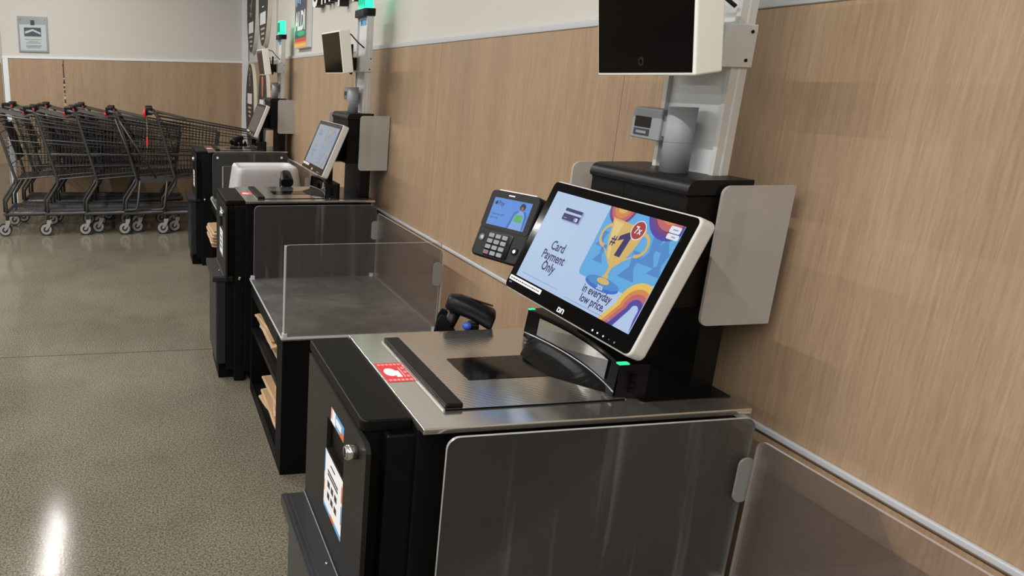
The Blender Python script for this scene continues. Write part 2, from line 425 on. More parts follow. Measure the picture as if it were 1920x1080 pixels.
# ------------------------------------------------------------------ ceiling lights
def area(name, x, y, z, sx, sy, power, colr=(1, .98, .945), rot=None):
    l = bpy.data.lights.new(name, 'AREA'); l.shape = 'RECTANGLE'; l.size = sx; l.size_y = sy; l.energy = power; l.color = colr
    o = bpy.data.objects.new(name, l); col.objects.link(o); o.location = (x, y, z)
    if rot: o.rotation_euler = rot
    return o
def strip(x, y0, y1, power, label):
    f = tag(empty('ceiling_light', (x, (y0+y1)/2, 3.26)), label, 'ceiling light', 'ceiling strip lights')
    L = (y1-y0)/2
    MB().box(-.07, .07, -L, L, 0, .05, 'fixture_white').build('housing', f, bevel=.006)
    MB().cyl((0, -L+.3, .05), (0, -L+.3, .54), .006, 'aluminium', 6).build('hanger', f)
    MB().cyl((0, L-.3, .05), (0, L-.3, .54), .006, 'aluminium', 6).build('hanger', f)
    a = area('tube_lamp', x, (y0+y1)/2, 3.255, .03, y1-y0, power)
    a.parent = f; a.location = (0, 0, -.006)
strip(-1.04, 3.6, 7.6, 118, 'strip light over the aisle before the back wall')
strip(-1.04, -4.0, 1.9, 165, 'strip light over the aisle above the photographer')
strip(-4.2, 1.6, 6.2, 165, 'strip light over the next aisle')
strip(-4.2, -4.5, 1.5, 170, 'strip light over the next aisle behind the photographer')
strip(-3.6, 9.2, 13.0, 110, 'unseen strip light added to light the space beyond the back wall')  # unseen fitting, put in to brighten the area past the wall's end
strip(-7.2, -3.0, 7.0, 230, 'unseen strip light added as fill at far left')  # extra unseen row, added for low fill light from the left

# ------------------------------------------------------------------ the self-checkout kiosk
TH = R(22.3)
def screen_art(P):
    """promotional screen picture, local x 0...412, y 0...205 (metres), facing +z"""
    s = MB(); W, H = .412, .205
    lay = [0]
    def z():
        lay[0] += .00006; return lay[0]
    def poly(pts, m):
        zz = z(); s.face([(max(0, min(W, x)), max(0, min(H, y)), zz) for x, y in pts], P+m)
    def circ(cx, cy, r, m, ry=None, n=28, a0=0, a1=2*PI):
        ry = ry or r
        poly([(cx+r*math.cos(a0+(a1-a0)*i/n), cy+ry*math.sin(a0+(a1-a0)*i/n)) for i in range(n if a1-a0 > 6.28 else n+1)], m)
    def ring(cx, cy, r0, r1, m, a0, a1, n=20):
        zz = z(); cl = lambda p: (max(0, min(W, p[0])), max(0, min(H, p[1])), zz)
        for i in range(n):
            t0 = a0+(a1-a0)*i/n; t1 = a0+(a1-a0)*(i+1)/n
            s.face([cl((cx+r0*math.cos(t0), cy+r0*math.sin(t0))), cl((cx+r1*math.cos(t0), cy+r1*math.sin(t0))), cl((cx+r1*math.cos(t1), cy+r1*math.sin(t1))), cl((cx+r0*math.cos(t1), cy+r0*math.sin(t1)))], P+m)
    def txt(b, size, x, y, m, al='CENTER', sx=.85): s.text(b, size, Matrix.Translation((x, y, z())), P+m, align=al, sx=sx, bold=.020)
    poly([(0, 0), (W, 0), (W, H), (0, H)], 'bg')
    poly([(.2, H)]+[(.2, .072)]+[(.2+.012*(1-math.cos(t)), .072-.012*math.sin(t)) for t in (R(30), R(60), R(90))]+[(.355, .060), (W, .095), (W, H)], 'blue')
    # background shadows of trophies
    for x, y, q in ((.222, .125, .7), (.238, .095, .8), (.335, .085, 1.2), (.365, .120, 1.2), (.398, .108, 1.0), (.388, .150, 1.0)):
        poly([(x-.02*q, y), (x+.02*q, y), (x+.006*q, y+.02*q), (x+.012*q, y+.045*q), (x-.012*q, y+.045*q), (x-.004*q, y+.02*q)], 'bluedk')
    for i, (r, m) in enumerate(((.040, 'plum'), (.034, 'rose'), (.026, 'orange'), (.016, 'gold'))): circ(.239, .213, r*1.0, m)
    for i, (r, m) in enumerate(((.062, 'violet'), (.053, 'plum'), (.044, 'rose'), (.032, 'orange'))): circ(.372, .232, r, m)
    # rainbow road bottom right
    for i, (r0, r1, m) in enumerate(((.040, .052, 'yellow'), (.031, .040, 'orange'), (.021, .031, 'rose'), (.010, .021, 'violet'))):
        cx, cy = .397, .040
        ring(cx, cy, r0, r1, m, 0, PI)
        x0 = cx-r1; x1 = cx-r0
        poly([(x0, cy), (x1, cy), (x1-.022, -.002), (x0-.026, -.002)], m)
        poly([(min(W, cx+r0), cy), (min(W, cx+r1), cy), (min(W, cx+r1), 0), (min(W, cx+r0), 0)], m)
    poly([(.372, 0), (.388, .036), (.400, .050), (.406, .03), (W, 0)], 'bg')
    # trophy
    for sx in (-1, 1):
        cx = .283+sx*.047
        ring(cx, .150, .018, .0245, 'gold', R(60) if sx < 0 else R(-95), R(275) if sx < 0 else R(120), 16)
        x0 = .283+sx*.040; x1 = .283+sx*.016
        poly([(x0+sx*.006, .127), (x0, .122), (x1, .106), (x1, .114)] if sx < 0 else [(x0, .122), (x0+sx*.006, .127), (x1, .114), (x1, .106)], 'gold')
    poly([(.226, .186), (.331, .180), (.328, .168), (.320, .135), (.305, .108), (.290, .094), (.289, .080), (.300, .068), (.303, .060), (.268, .060), (.271, .068), (.281, .080), (.280, .095), (.258, .112), (.243, .140), (.233, .170)], 'gold')
    poly([(.230, .182), (.262, .180), (.258, .140), (.270, .108), (.262, .112), (.247, .140), (.237, .170)], 'goldlt')
    circ(.286, .058, .052, 'basb', .0125); circ(.286, .0625, .050, 'bluedk', .010); circ(.286, .0655, .019, 'gold', .006)
    txt('2026', .011, .286, .0485, 'white')
    poly([(.2785, .1175), (.2955, .1175), (.3015, .1670), (.2890, .1670), (.2690, .1560), (.2680, .1455), (.2835, .1520)], 'ink'); txt('#', .028, .2575, .1355, 'ink', sx=.9)
    circ(.309, .175, .0190, 'white'); circ(.309, .175, .0172, 'redc'); txt('7x', .020, .309, .1685, 'white', sx=.95)
    poly(rrect(.382, .409, .188, .2005, .003), 'white'); poly(rrect(.382, .412, .1765, .1865, .003), 'white')
    poly([(.390, .193), (.403, .193), (.403, .1955), (.390, .1955)], 'faint'); poly([(.394, .180), (.404, .180), (.404, .1825), (.394, .1825)], 'faint')
    # credit card
    poly(rrect(.068, .134, .148, .1755, .002), 'faint'); poly(rrect(.066, .129, .1505, .1765, .002), 'ink'); poly([(.066, .1645), (.129, .1645), (.129, .1695), (.066, .1695)], 'bg')
    circ(.118, .1565, .0042, 'white'); circ(.113, .1565, .0042, 'faint')
    poly([(.071, .1545), (.083, .1545), (.083, .156), (.071, .156)], 'faint')
    for b, y in (('Card', .0835), ('Payment', .060), ('Only', .0365)): txt(b, .0280, .105, y, 'ink', sx=.9)
    txt('in everyday', .0232, .288, .0325, 'ink', sx=.86); txt('low price.', .0232, .288, .0135, 'ink', sx=.86)
    for x0, x1, y in ((.026, .165, .0115), (.204, .352, .0055)):
        x = x0
        while x < x1:
            d = random.uniform(.004, .009); poly([(x, y), (x+d, y), (x+d, y+.0017), (x, y+.0017)], 'faint'); x += d+.0016
    return s

def make_kiosk():
    root = empty('self_checkout_kiosk', (0, 0, 0))
    # cabinet
    b = MB().box(0, .625, .025, .478, .05, .918, 'black_panel').box(.03, .6, .05, .46, 0, .05, 'black_panel')
    cab = b.build('cabinet', root, bevel=.004)
    p = MB().box(-.052, .004, .034, .10, 0, .904, 'black_panel').build('corner_pillar', root, bevel=.005)
    MB().cyl((-.025, .034, .545), (-.025, .026, .545), .010, 'chrome', 10).ellipsoid((-.025, .026, .545), .010, .005, .010, 'chrome').build('bolt', p)
    MB().prism(rrect(-.046, -.002, .038, .085, .004), 'z', .904, .9055, 'black_gloss').build('pillar_cap', p)
    # coin / note module at the aisle side
    m = MB().box(-.088, -.002, .06, .47, .05, .905, 'black_panel').build('cash_module', root, bevel=.004)
    MB().prism(rrect(-.0935, -.001, .052, .482, .014, 6, (1, 0, 0, 1)), 'z', .903, .9265, 'black_panel').build('module_lid', root, bevel=.004, seg=3)
    # door panel with the slot opening
    v0, v1, z0, z1 = .002, .452, .535, .903
    sv0, sv1, sz0, sz1 = .135, .268, .765, .835
    outer = rrect(v0, v1, z0, z1, .022, 6, (0, 0, 0, 1))
    outer = [(v0, z0), (v1, z0), (v1, z1+.012)] + [(.075, z1+.012)] + [(.062, z1+.010), (.050, z1+.003)] + [(v0+.016, z1), (v0+.006, z1-.004), (v0, z1-.014)]
    pb = MB()
    pb.prism([(v0, z0), (sv0, z0), (sv0, z1+.0), (v0+.016, z1), (v0+.006, z1-.004), (v0, z1-.014)], 'x', -.0985, -.0895, 'door_black')
    pb.prism([(sv1, z0), (v1, z0), (v1, z1), (sv1, z1)], 'x', -.0985, -.0895, 'door_black')
    pb.prism([(sv0, z0), (sv1, z0), (sv1, sz0), (sv0, sz0)], 'x', -.0985, -.0895, 'door_black')
    pb.prism([(sv0, sz1), (sv1, sz1), (sv1, z1), (sv0, z1)], 'x', -.0985, -.0895, 'door_black')
    door = pb.build('door_panel', root)
    # recess: lower lip slopes inward
    c = MB()
    c.face([(-.0975, sv0, sz0), (-.0975, sv1, sz0), (-.062, sv1, sz0+.028), (-.062, sv0, sz0+.028)], 'black_gloss')
    c.box(-.089, -.0885, sv0, sv1, sz0+.03, sz1, 'black_panel')
    c.build('slot_chute', door)
    k = MB().cyl((-.0985, .055, .866), (-.118, .055, .866), .0135, 'chrome', 20).cyl((-.118, .055, .866), (-.121, .055, .866), .0115, 'chrome', 20)
    k.box(-.1225, -.121, .053, .057, .857, .875, 'dark_ink').build('lock_knob', door)
    X = -.0990
    d = MB()
    d.box(X, X+.0006, .142, .239, .839, .868, 'blue_ink').box(X-.0002, X, .205, .239, .839, .868, 'white_ink').box(X-.0002, X, .142, .170, .839, .852, 'orange_ink')
    d.box(X-.0002, X, .228, .239, .845, .868, 'orange_ink').box(X-.0003, X, .160, .200, .848, .861, 'white_ink')
    d.build('slot_decal', door)
    d = MB()
    d.box(X, X+.0006, .133, .272, .630, .760, 'white_ink')
    d.box(X-.0002, X, .133, .139, .665, .705, 'blue_ink').box(X-.0002, X, .133, .140, .712, .748, 'orange_ink').box(X-.0002, X, .133, .185, .630, .640, 'blue_ink')
    d.box(X-.0002, X, .185, .215, .630, .640, 'orange_ink').box(X-.0002, X, .215, .272, .630, .638, 'blue_ink').box(X-.0002, X, .266, .272, .710, .758, 'blue_ink').box(X-.0002, X, .268, .272, .665, .690, 'orange_ink')
    for q in range(2): d.box(X-.0003, X, .165, .245, .722-q*.008, .727-q*.008, 'dark_ink')
    for q in range(6):
        y0 = .170+(q % 3)*.028; d.box(X-.0003, X, y0, y0+.018, .688-(q//3)*.026, .702-(q//3)*.026, 'dark_ink')
    d.box(X-.0003, X, .190, .225, .742, .746, 'dark_ink')
    d.build('notice_sheet', door)
    # cash bin with its ledge
    bn = MB().box(-.140, -.088, .062, .44, .085, .532, 'dark_bin').build('cash_bin', root, bevel=.008, seg=3)
    lg = MB().prism(rrect(.050, .455, .522, .551, .008, 4, (1, 1, 1, 1)), 'x', -.156, -.058+.0, 'dark_bin')
    lg.box(-.150, -.144, .055, .45, .551, .5525, 'dark_bin').box(-.138, -.136, .055, .45, .551, .552, 'dark_bin')
    lg.cyl((-.1, .055, .551), (-.1, .452, .551), .004, 'dark_bin', 8)
    lg.build('bin_ledge', bn, bevel=.003)
    MB().ellipsoid((-.112, .176, .552), .004, .004, .002, 'chrome', 10, 6).build('ledge_screw', bn)
    MB().box(-.125, -.05, .09, .42, 0, .085, 'black_wood').build('bin_plinth', bn)
    # steel counter
    ct = MB()
    ct.box(0, .637, 0, .487, .918, .930, 'brushed_steel')
    top = ct.build('counter_top', root, bevel=.0025)
    s = MB().box(.0045, .060, .203, .302, .9302, .9306, 'red_sticker')
    q = .9310
    s.prism([(.024+.013*math.cos(i*PI/8), .252+.020*math.sin(i*PI/8)) for i in range(16)], 'z', .9306, q, 'white_ink')
    s.box(.031, .042, .226, .258, .9306, q+.0001, 'white_ink').box(.046, .049, .225, .275, .9306, q, 'pink_ink')
    for i in range(6):
        s.box(.009+i*.0085, .0145+i*.0085, .208, .216, .9306, q, 'pink_ink').box(.009+i*.0085, .0145+i*.0085, .288, .296, .9306, q, 'pink_ink')
    for i in range(3): s.box(.052, .057, .225+i*.02, .235+i*.02, .9306, q, 'pink_ink')
    s.build('instruction_sticker', top)
    # scanner platter
    pl = MB().box(.062, .425, .066, .426, .925, .9325, 'platter_steel').build('scanner_platter', root, bevel=.0015)
    MB().prism(rrect(.164, .338, .188, .304, .004), 'z', .9327, .9334, 'black_gloss').build('platter_glass', pl)
    MB().prism(rrect(.066, .101, .068, .428, .004), 'z', .930, .9415, 'black_plastic').build('divider_bar', pl, bevel=.003)
    MB().box(.0615, .065, .065, .427, .930, .9335, 'chrome').box(.065, .42, .0635, .0655, .930, .9328, 'black_wood').build('platter_edge', pl)
    # vertical scanner bonnet : curved front, wedge chin
    vs_ = [.075+.345*i/16 for i in range(17)]
    def uc(v): return .400+.023*(1-((v-.2475)/.1725)**2)
    def ub(v): return max(.330, min(uc(v), .330+.085*max(0, abs(v-.2475)-.055)/.115))
    bo = MB()
    front_b = [(uc(v), v, .943) for v in vs_]; front_t = [(uc(v)+.006, v, .996) for v in vs_]
    n = len(vs_)
    bo.add(front_b+front_t, [(i, i+1, n+i+1, n+i) for i in range(n-1)], 'black_gloss', True)
    # housing behind
    outline = [(uc(v)+.006, v) for v in vs_]+[(.462, .428), (.476, .415), (.476, .080), (.462, .066)]
    bo.prism(outline, 'z', .931, .999, 'black_plastic')
    bon = bo.build('scanner_bonnet', root)
    ch = MB(); lo = [(ub(v), v, .9332) for v in vs_]; hi = [(uc(v)+.002, v, .944) for v in vs_]
    ch.add(lo+hi, [(i, i+1, n+i+1, n+i) for i in range(n-1)], 'black_panel')
    ch.tube([(uc(v), v, .944) for v in vs_], .0016, 'aluminium', 6)
    ch.build('bonnet_chin', bon)
    wd = MB(); a = [(uc(v)+.0000, v, .950) for v in vs_[2:-2]]; bb = [(uc(v)+.0035, v, .990) for v in vs_[2:-2]]; n2 = len(a)
    wd.add([(x-.002, y, z) for x, y, z in a]+[(x-.002, y, z) for x, y, z in bb], [(i, i+1, n2+i+1, n2+i) for i in range(n2-1)], 'scan_glass', True)
    wd.build('scan_window', bon)
    MB().box(.402, .424, .070, .082, .998, 1.002, 'led_green').build('status_led', bon, bevel=.002)
    MB().box(.404, .420, .412, .420, .998, 1.001, 'led_green').build('status_led', bon, bevel=.002)
    g = MB()
    for i in range(3): g.box(.424, .436, .0635, .067, .945+i*.014, .953+i*.014, 'black_gloss')
    g.build('bonnet_port', bon)
    # monitor : local frame x to the viewer's right (= -v), y up the screen, z out of the glass
    e1 = Vector((0, -1, 0)); e2 = Vector((math.sin(TH), 0, math.cos(TH))); e3 = e1.cross(e2)
    # origin: lower-left (far, bottom) corner of the picture
    u_s = .34+math.sin(TH)*.085; z_s = 1.0+math.cos(TH)*.085
    Mm = Matrix(((e1.x, e2.x, e3.x, u_s), (e1.y, e2.y, e3.y, .430), (e1.z, e2.z, e3.z, z_s), (0, 0, 0, 1)))
    mon = MB(); mon.T = Mm
    mon.prism(rrect(-.029, .437, -.036, .228, .014, 6), 'z', -.034, -.0008, 'silver_plastic')
    mo = mon.build('touch_monitor', root, bevel=.006, seg=3)
    bz = MB(); bz.T = Mm
    bz.prism(rrect(-.0255, .4335, -.0325, .2245, .011, 6), 'z', -.001, .0004, 'black_gloss')
    bz.prism(rrect(-.020, .118, -.0145, -.0040, .001), 'z', .0004, .0009, 'white_flat')
    x = -.015
    while x < .110:
        dd = random.uniform(.004, .010); bz.box(x, x+dd, -.0108, -.0080, .0009, .0010, 'dark_ink'); x += dd+.002
    bz.box(-.016, -.003, -.021, -.018, .0004, .0006, 'grey_button')
    # maker's mark below the picture: two joined white letter shapes
    for x0, kind in ((.196, 0), (.2085, 1)):
        if kind == 0:
            bz.box(x0, x0+.0025, -.027, -.017, .0004, .0009, 'white_ink').box(x0+.003, x0+.0085, -.0195, -.017, .0004, .0009, 'white_ink').box(x0+.0075, x0+.0105, -.027, -.0180, .0004, .0009, 'white_ink').box(x0+.0, x0+.0085, -.027, -.0248, .0004, .0009, 'white_ink')
        else:
            bz.box(x0, x0+.0028, -.027, -.0185, .0004, .0009, 'white_ink').box(x0, x0+.0085, -.0192, -.017, .0004, .0009, 'white_ink').box(x0+.0075, x0+.0103, -.027, -.0180, .0004, .0009, 'white_ink')
    bz.build('monitor_bezel', mo)
    for i, (x, r) in enumerate(((.322, .0022), (.338, .0019), (.356, .0019), (.374, .0012), (.390, .0022))):
        t = MB(); t.T = Mm; t.cyl((x, -.0245, .0004), (x, -.0245, .0009), r, 'led_white' if i < 3 else 'grey_button', 12).build('touch_key', mo)
    sa = screen_art('s_'); so = sa.build('screen_image', mo)
    so.data.transform(Mm @ Matrix.Translation((0, 0, .0006)))
    ar = MB().box(.455, .515, .19, .30, 1.10, 1.20, 'black_plastic').box(.445, .47, .205, .285, .999, 1.14, 'black_plastic').build('monitor_arm', mo, bevel=.004)
    # printer tower
    tw = MB().box(.584, .634, .100, .40, .930, 1.10, 'black_panel').build('printer_tower', root, bevel=.002)
    MB().prism(rrect(.446, .635, .050, .440, .006), 'z', .930, .9318, 'black_base').build('tower_base', tw)  # thin black gloss sheet laid over the counter around the tower
    MB().box(.509, .634, .099, .40, 1.097, 1.306, 'black_panel').box(.5085, .5092, .285, .2855, 1.20, 1.306, 'black_wood').build('printer_housing', tw, bevel=.003)
    ld = MB(); prof = [(.637, 1.309), (.505, 1.309), (.503, 1.316)]+[(.523-.020*math.cos(t), 1.317+.020*math.sin(t)) for t in (R(0), R(22), R(45), R(67), R(90))]+[(.637, 1.337)]
    ld.prism(prof, 'y', .096, .404, 'black_plastic').build('printer_lid', tw, bevel=.0015)
    MB().box(.507, .634, .101, .399, 1.3055, 1.3095, 'black_wood').build('lid_gap', tw)
    # privacy shields either side of the tower
    for y, ua in ((.0835, .566), (.475, .507)):
        MB().prism(rrect(ua, .714, 1.064, 1.328, .016, 6, (1, 0, 0, 1)), 'y', y, y+.006, 'frosted', 'acrylic_edge').build('privacy_shield', root)
    MB().box(.60, .628, .0895, .0995, 1.12, 1.28, 'black_plastic').build('shield_bracket', root)
    MB().box(.60, .628, .399, .475, 1.14, 1.26, 'black_plastic').build('shield_bracket', root)
    # pole plate
    pp = MB().box(.606, .620, .165, .320, 1.337, 1.80, 'plate_white').build('pole_plate', root)
    for y0, y1 in ((.155, .166), (.319, .330)):
        r = MB().prism([(.597, y0), (.630, y0), (.630, y1), (.597, y1)], 'z', 1.337, 1.80, 'rail_silver')
        yy = y0-.0008 if y0 < .2 else y1
        r.box(.611, .616, yy, yy+.0008, 1.337, 1.80, 'plate_white')
        r.build('plate_rail', pp, bevel=.002)
    # bracket and customer-view camera screen
    br = MB().prism(rrect(.566, .633, .149, .336, .014, 5, (1, 0, 0, 1)), 'z', 1.533, 1.606, 'satin_silver').build('screen_bracket', pp, bevel=.001)
    for zz, uu in ((1.545, .618), (1.594, .622)): MB().cyl((uu, .149, zz), (uu, .1475, zz), .0030, 'black_gloss', 10).build('bracket_screw', br)
    MB().box(.500, .570, .20, .285, 1.54, 1.60, 'black_plastic').box(.525, .538, .165, .175, 1.52, 1.66, 'black_plastic').build('swivel_mount', pp, bevel=.003)
    th = R(8.5)
    Mc = Matrix.Translation((.455, .205, 1.515)) @ Matrix.Rotation(-th, 4, 'Y')
    cb = MB(); cb.box(0, .052, -.140, .140, 0, .195, 'cream_plastic')
    cs = cb.build('camera_screen', root, bevel=.004)
    f = MB(); f.box(-.0012, .0, -.134, .134, .006, .189, 'black_gloss'); f.build('dark_display', cs)
    f = MB(); f.cyl((-.0012, .0, .026), (-.0020, .0, .026), .008, 'lcd', 20).cyl((-.0012, .0, .026), (-.0024, .0, .026), .0045, 'black_gloss', 16); f.build('camera_lens', cs)
    f = MB(); f.tube([(.050, .03, .188), (.075, .02, .186), (.105, 0, .17), (.125, -.03, .13), (.15, -.045, .10)], .0035, 'rubber', 6); f.build('cable', cs)
    f = MB()
    for i in range(5): f.box(.054, .066, -.11+.0, -.10, .06+i*.014, .067+i*.014, 'black_plastic')
    f.box(.052, .058, -.112, -.098, .045, .13, 'black_plastic'); f.build('toothed_clip', cs)
    cs.matrix_local = Mc
    # weight display on its tube
    wt = MB().cyl((.562, .217, 1.336), (.562, .217, 1.4595), .026, 'grey_plastic', 28).cyl((.562, .217, 1.394), (.562, .217, 1.3945), .0263, 'grey_button', 28, caps=False).build('weight_display', root)
    Mh = Matrix.Translation((.548, .297, 1.4225)) @ Matrix.Rotation(R(2), 4, 'X')
    h = MB(); h.T = Mh; h.box(-.002, .034, -.043, .048, -.029, .032, 'grey_plastic').box(.004, .02, -.075, -.04, -.02, .022, 'grey_plastic'); h.build('display_head', wt, bevel=.003)
    h = MB(); h.T = Mh; h.box(-.0032, -.0015, -.014, .036, -.006, .015, 'lcd').box(-.0032, -.0015, -.012, .036, -.022, -.009, 'dark_ink').box(-.0036, -.0030, -.004, .028, -.018, -.013, 'grey_plastic'); h.build('weight_readout', wt)
    # status lamp on top of the plate
    lm = MB().prism(rrect(.585, .632, .165, .295, .020, 5), 'z', 1.822, 1.93, 'lamp_green').build('status_lamp', root, bevel=.008, seg=3)
    MB().prism(rrect(.578, .640, .148, .332, .022, 5), 'z', 1.790, 1.825, 'black_plastic').build('lamp_collar', lm, bevel=.003)
    s = MB()
    for i in range(6): s.cyl((.5842, .178+i*.02, 1.835+(i % 2)*.01), (.5842, .184+i*.018, 1.915), .0022, 'lamp_green_core', 6)
    s.build('lamp_element', lm)
    MB().box(.6045, .606, .20, .30, 1.752, 1.782, 'blue_ink').box(.604, .6046, .265, .285, 1.757, 1.778, 'dark_ink').build('plate_sticker', pp)
    # card terminal
    yw, tl = R(18.6), R(20.7)
    Rz = Matrix.Rotation(yw, 3, 'Z')
    f1 = Rz @ Vector((0, -1, 0)); f2 = Rz @ Vector((math.sin(tl), 0, math.cos(tl))); f3 = f1.cross(f2)
    Mt = Matrix(((f1.x, f2.x, f3.x, .421), (f1.y, f2.y, f3.y, .589), (f1.z, f2.z, f3.z, 1.189), (0, 0, 0, 1)))
    t = MB(); t.T = Mt
    t.prism(rrect(-.080, .080, -.118, .054, .014, 5), 'z', -.030, -.001, 'black_plastic')
    ter = t.build('card_terminal', root, bevel=.005, seg=3)
    t = MB(); t.T = Mt; t.prism(rrect(-.078, .078, -.044, .052, .010, 5), 'z', -.0012, .0003, 'black_plastic'); t.box(-.020, .0, .0425, .0455, .0003, .0006, 'white_ink'); t.box(-.058, .062, .0535, .0560, -.022, -.002, 'white_flat'); t.build('terminal_glass', ter)
    t = MB(); t.T = Mt
    t.box(-.061, .061, -.035, .035, .0003, .0007, 't_bg')
    t.face([(.012, -.035, .0009), (.034, -.035, .0009), (.056, -.035, .0009), (.052, .006, .0009), (.040, .012, .0009), (.028, .012, .0009), (.016, .006, .0009)], 't_cloth')
    t.face([(.006, -.035, .0010), (.013, -.035, .0010), (.020, .000, .0010), (.030, .011, .0010), (.022, .012, .0010), (.014, .004, .0010)], 't_teal')
    t.face([(.053, -.035, .0010), (.058, -.030, .0010), (.057, .002, .0010), (.050, .012, .0010), (.042, .012, .0010), (.050, .0, .0010)], 't_teal')
    t.box(.022, .046, -.016, .002, .0009, .0012, 't_green')
    t.cyl((.036, .022, .0009), (.036, .022, .0011), .0088, 't_ink', 18); t.cyl((.036, .0185, .0011), (.036, .0185, .0012), .0048, 'skin_brown', 14)
    t.cyl((-.050, .0215, .0008), (-.050, .0215, .0010), .0042, 't_ink', 14).cyl((-.0485, .0268, .0008), (-.0485, .0268, .0010), .0014, 't_ink', 8)
    t.text('Pay', .0165, Mt.inverted() @ Mt @ Matrix.Translation((-.044, .0165, .001)), 't_ink', sx=.9)
    t.text('Check out with', .0072, Matrix.Translation((-.054, -.0085, .001)), 't_ink', sx=.9)
    t.text('just a tap.', .0072, Matrix.Translation((-.054, -.0175, .001)), 't_ink', sx=.9)
    t.build('payment_screen', ter)
    t = MB(); t.T = Mt
    t.prism(rrect(-.036, .040, -.112, -.050, .004), 'z', -.001, .0006, 'black_gloss')
    t.build('key_field', ter)
    for r_ in range(4):
        for c_ in range(3):
            t = MB(); t.T = Mt
            x = -.026+c_*.022; y = -.060-r_*.0145
            t.prism(rrect(x-.0085, x+.0085, y-.0050, y+.0050, .002, 3), 'z', .0006, .0030, 'grey_plastic' if not (r_ == 3 and c_ == 0) else 'key_red')
            t.build('key', ter)
    t = MB(); t.T = Mt; t.cyl((-.058, -.070, -.001), (-.058, -.070, .0008), .0085, 'grey_button', 20)
    for i in range(3): t.box(-.061+i*.003, -.0597+i*.003, -.073-i*.001, -.067+i*.001, .0008, .0010, 'white_ink')
    t.build('contactless_mark', ter)
    t = MB(); t.T = Mt; t.cyl((.058, -.085, -.001), (.058, -.085, .0010), .0095, 'black_gloss', 20).cyl((.058, -.085, .001), (.058, -.085, .0014), .0045, 'white_ink', 16); t.build('terminal_emblem', ter)
    MB().tube([(.447, .592, 1.165), (.50, .57, 1.15), (.56, .46, 1.16), (.60, .395, 1.16)], .014, 'black_plastic', 8).build('terminal_arm', ter)
    return root

KG = 'self-checkout kiosks along the wall'
k1 = make_kiosk(); k1.location = (.454, 1.09, 0)
k2 = copy_tree(k1); k2.location = (.472, 3.487, 0)
k3 = copy_tree(k1); k3.location = (.496, 5.923, 0)
tag(k1, 'nearest self-checkout kiosk, black with steel counter and bright trophy advert on its screen', 'self-checkout kiosk', KG)
tag(k2, 'middle self-checkout kiosk with pale washed-out screen and green status lamp', 'self-checkout kiosk', KG)
tag(k3, 'farthest self-checkout kiosk with dim grey screen, closest to the shopping carts', 'self-checkout kiosk', KG)
# view-angle fade put into the middle screen's colours; the far screen is dim grey
def rescreen(k, prefix, flat=None):
    mo = kids(k, 'touch_monitor')[0]; so = kids(mo, 'screen_image')[0]
    me = so.data.copy(); so.data = me
    for i, mt in enumerate(me.materials):
        nm = mt.name
        me.materials[i] = MATS[flat] if flat else MATS[prefix+nm[2:]]
for k in (k2, k3):
    t = kids(k, 'card_terminal')[0]
    for c in list(t.children): bpy.data.objects.remove(c)
    bpy.data.objects.remove(t)
    for l in kids(kids(k, 'scanner_bonnet')[0], 'status_led'): bpy.data.objects.remove(l)
rescreen(k2, 'p_')
emit('dim_screen', srgb(92, 92, 88), .8)
rescreen(k3, None, 'dim_screen')
kids(k2, 'camera_screen')[0].matrix_local = Matrix.Translation((.454, .195, 1.522)) @ Matrix.Rotation(R(4), 4, 'Z') @ Matrix.Rotation(-R(8.5), 4, 'Y')
plain('screen_glass_grey', srgb(96, 90, 86), .25, noise=.05)

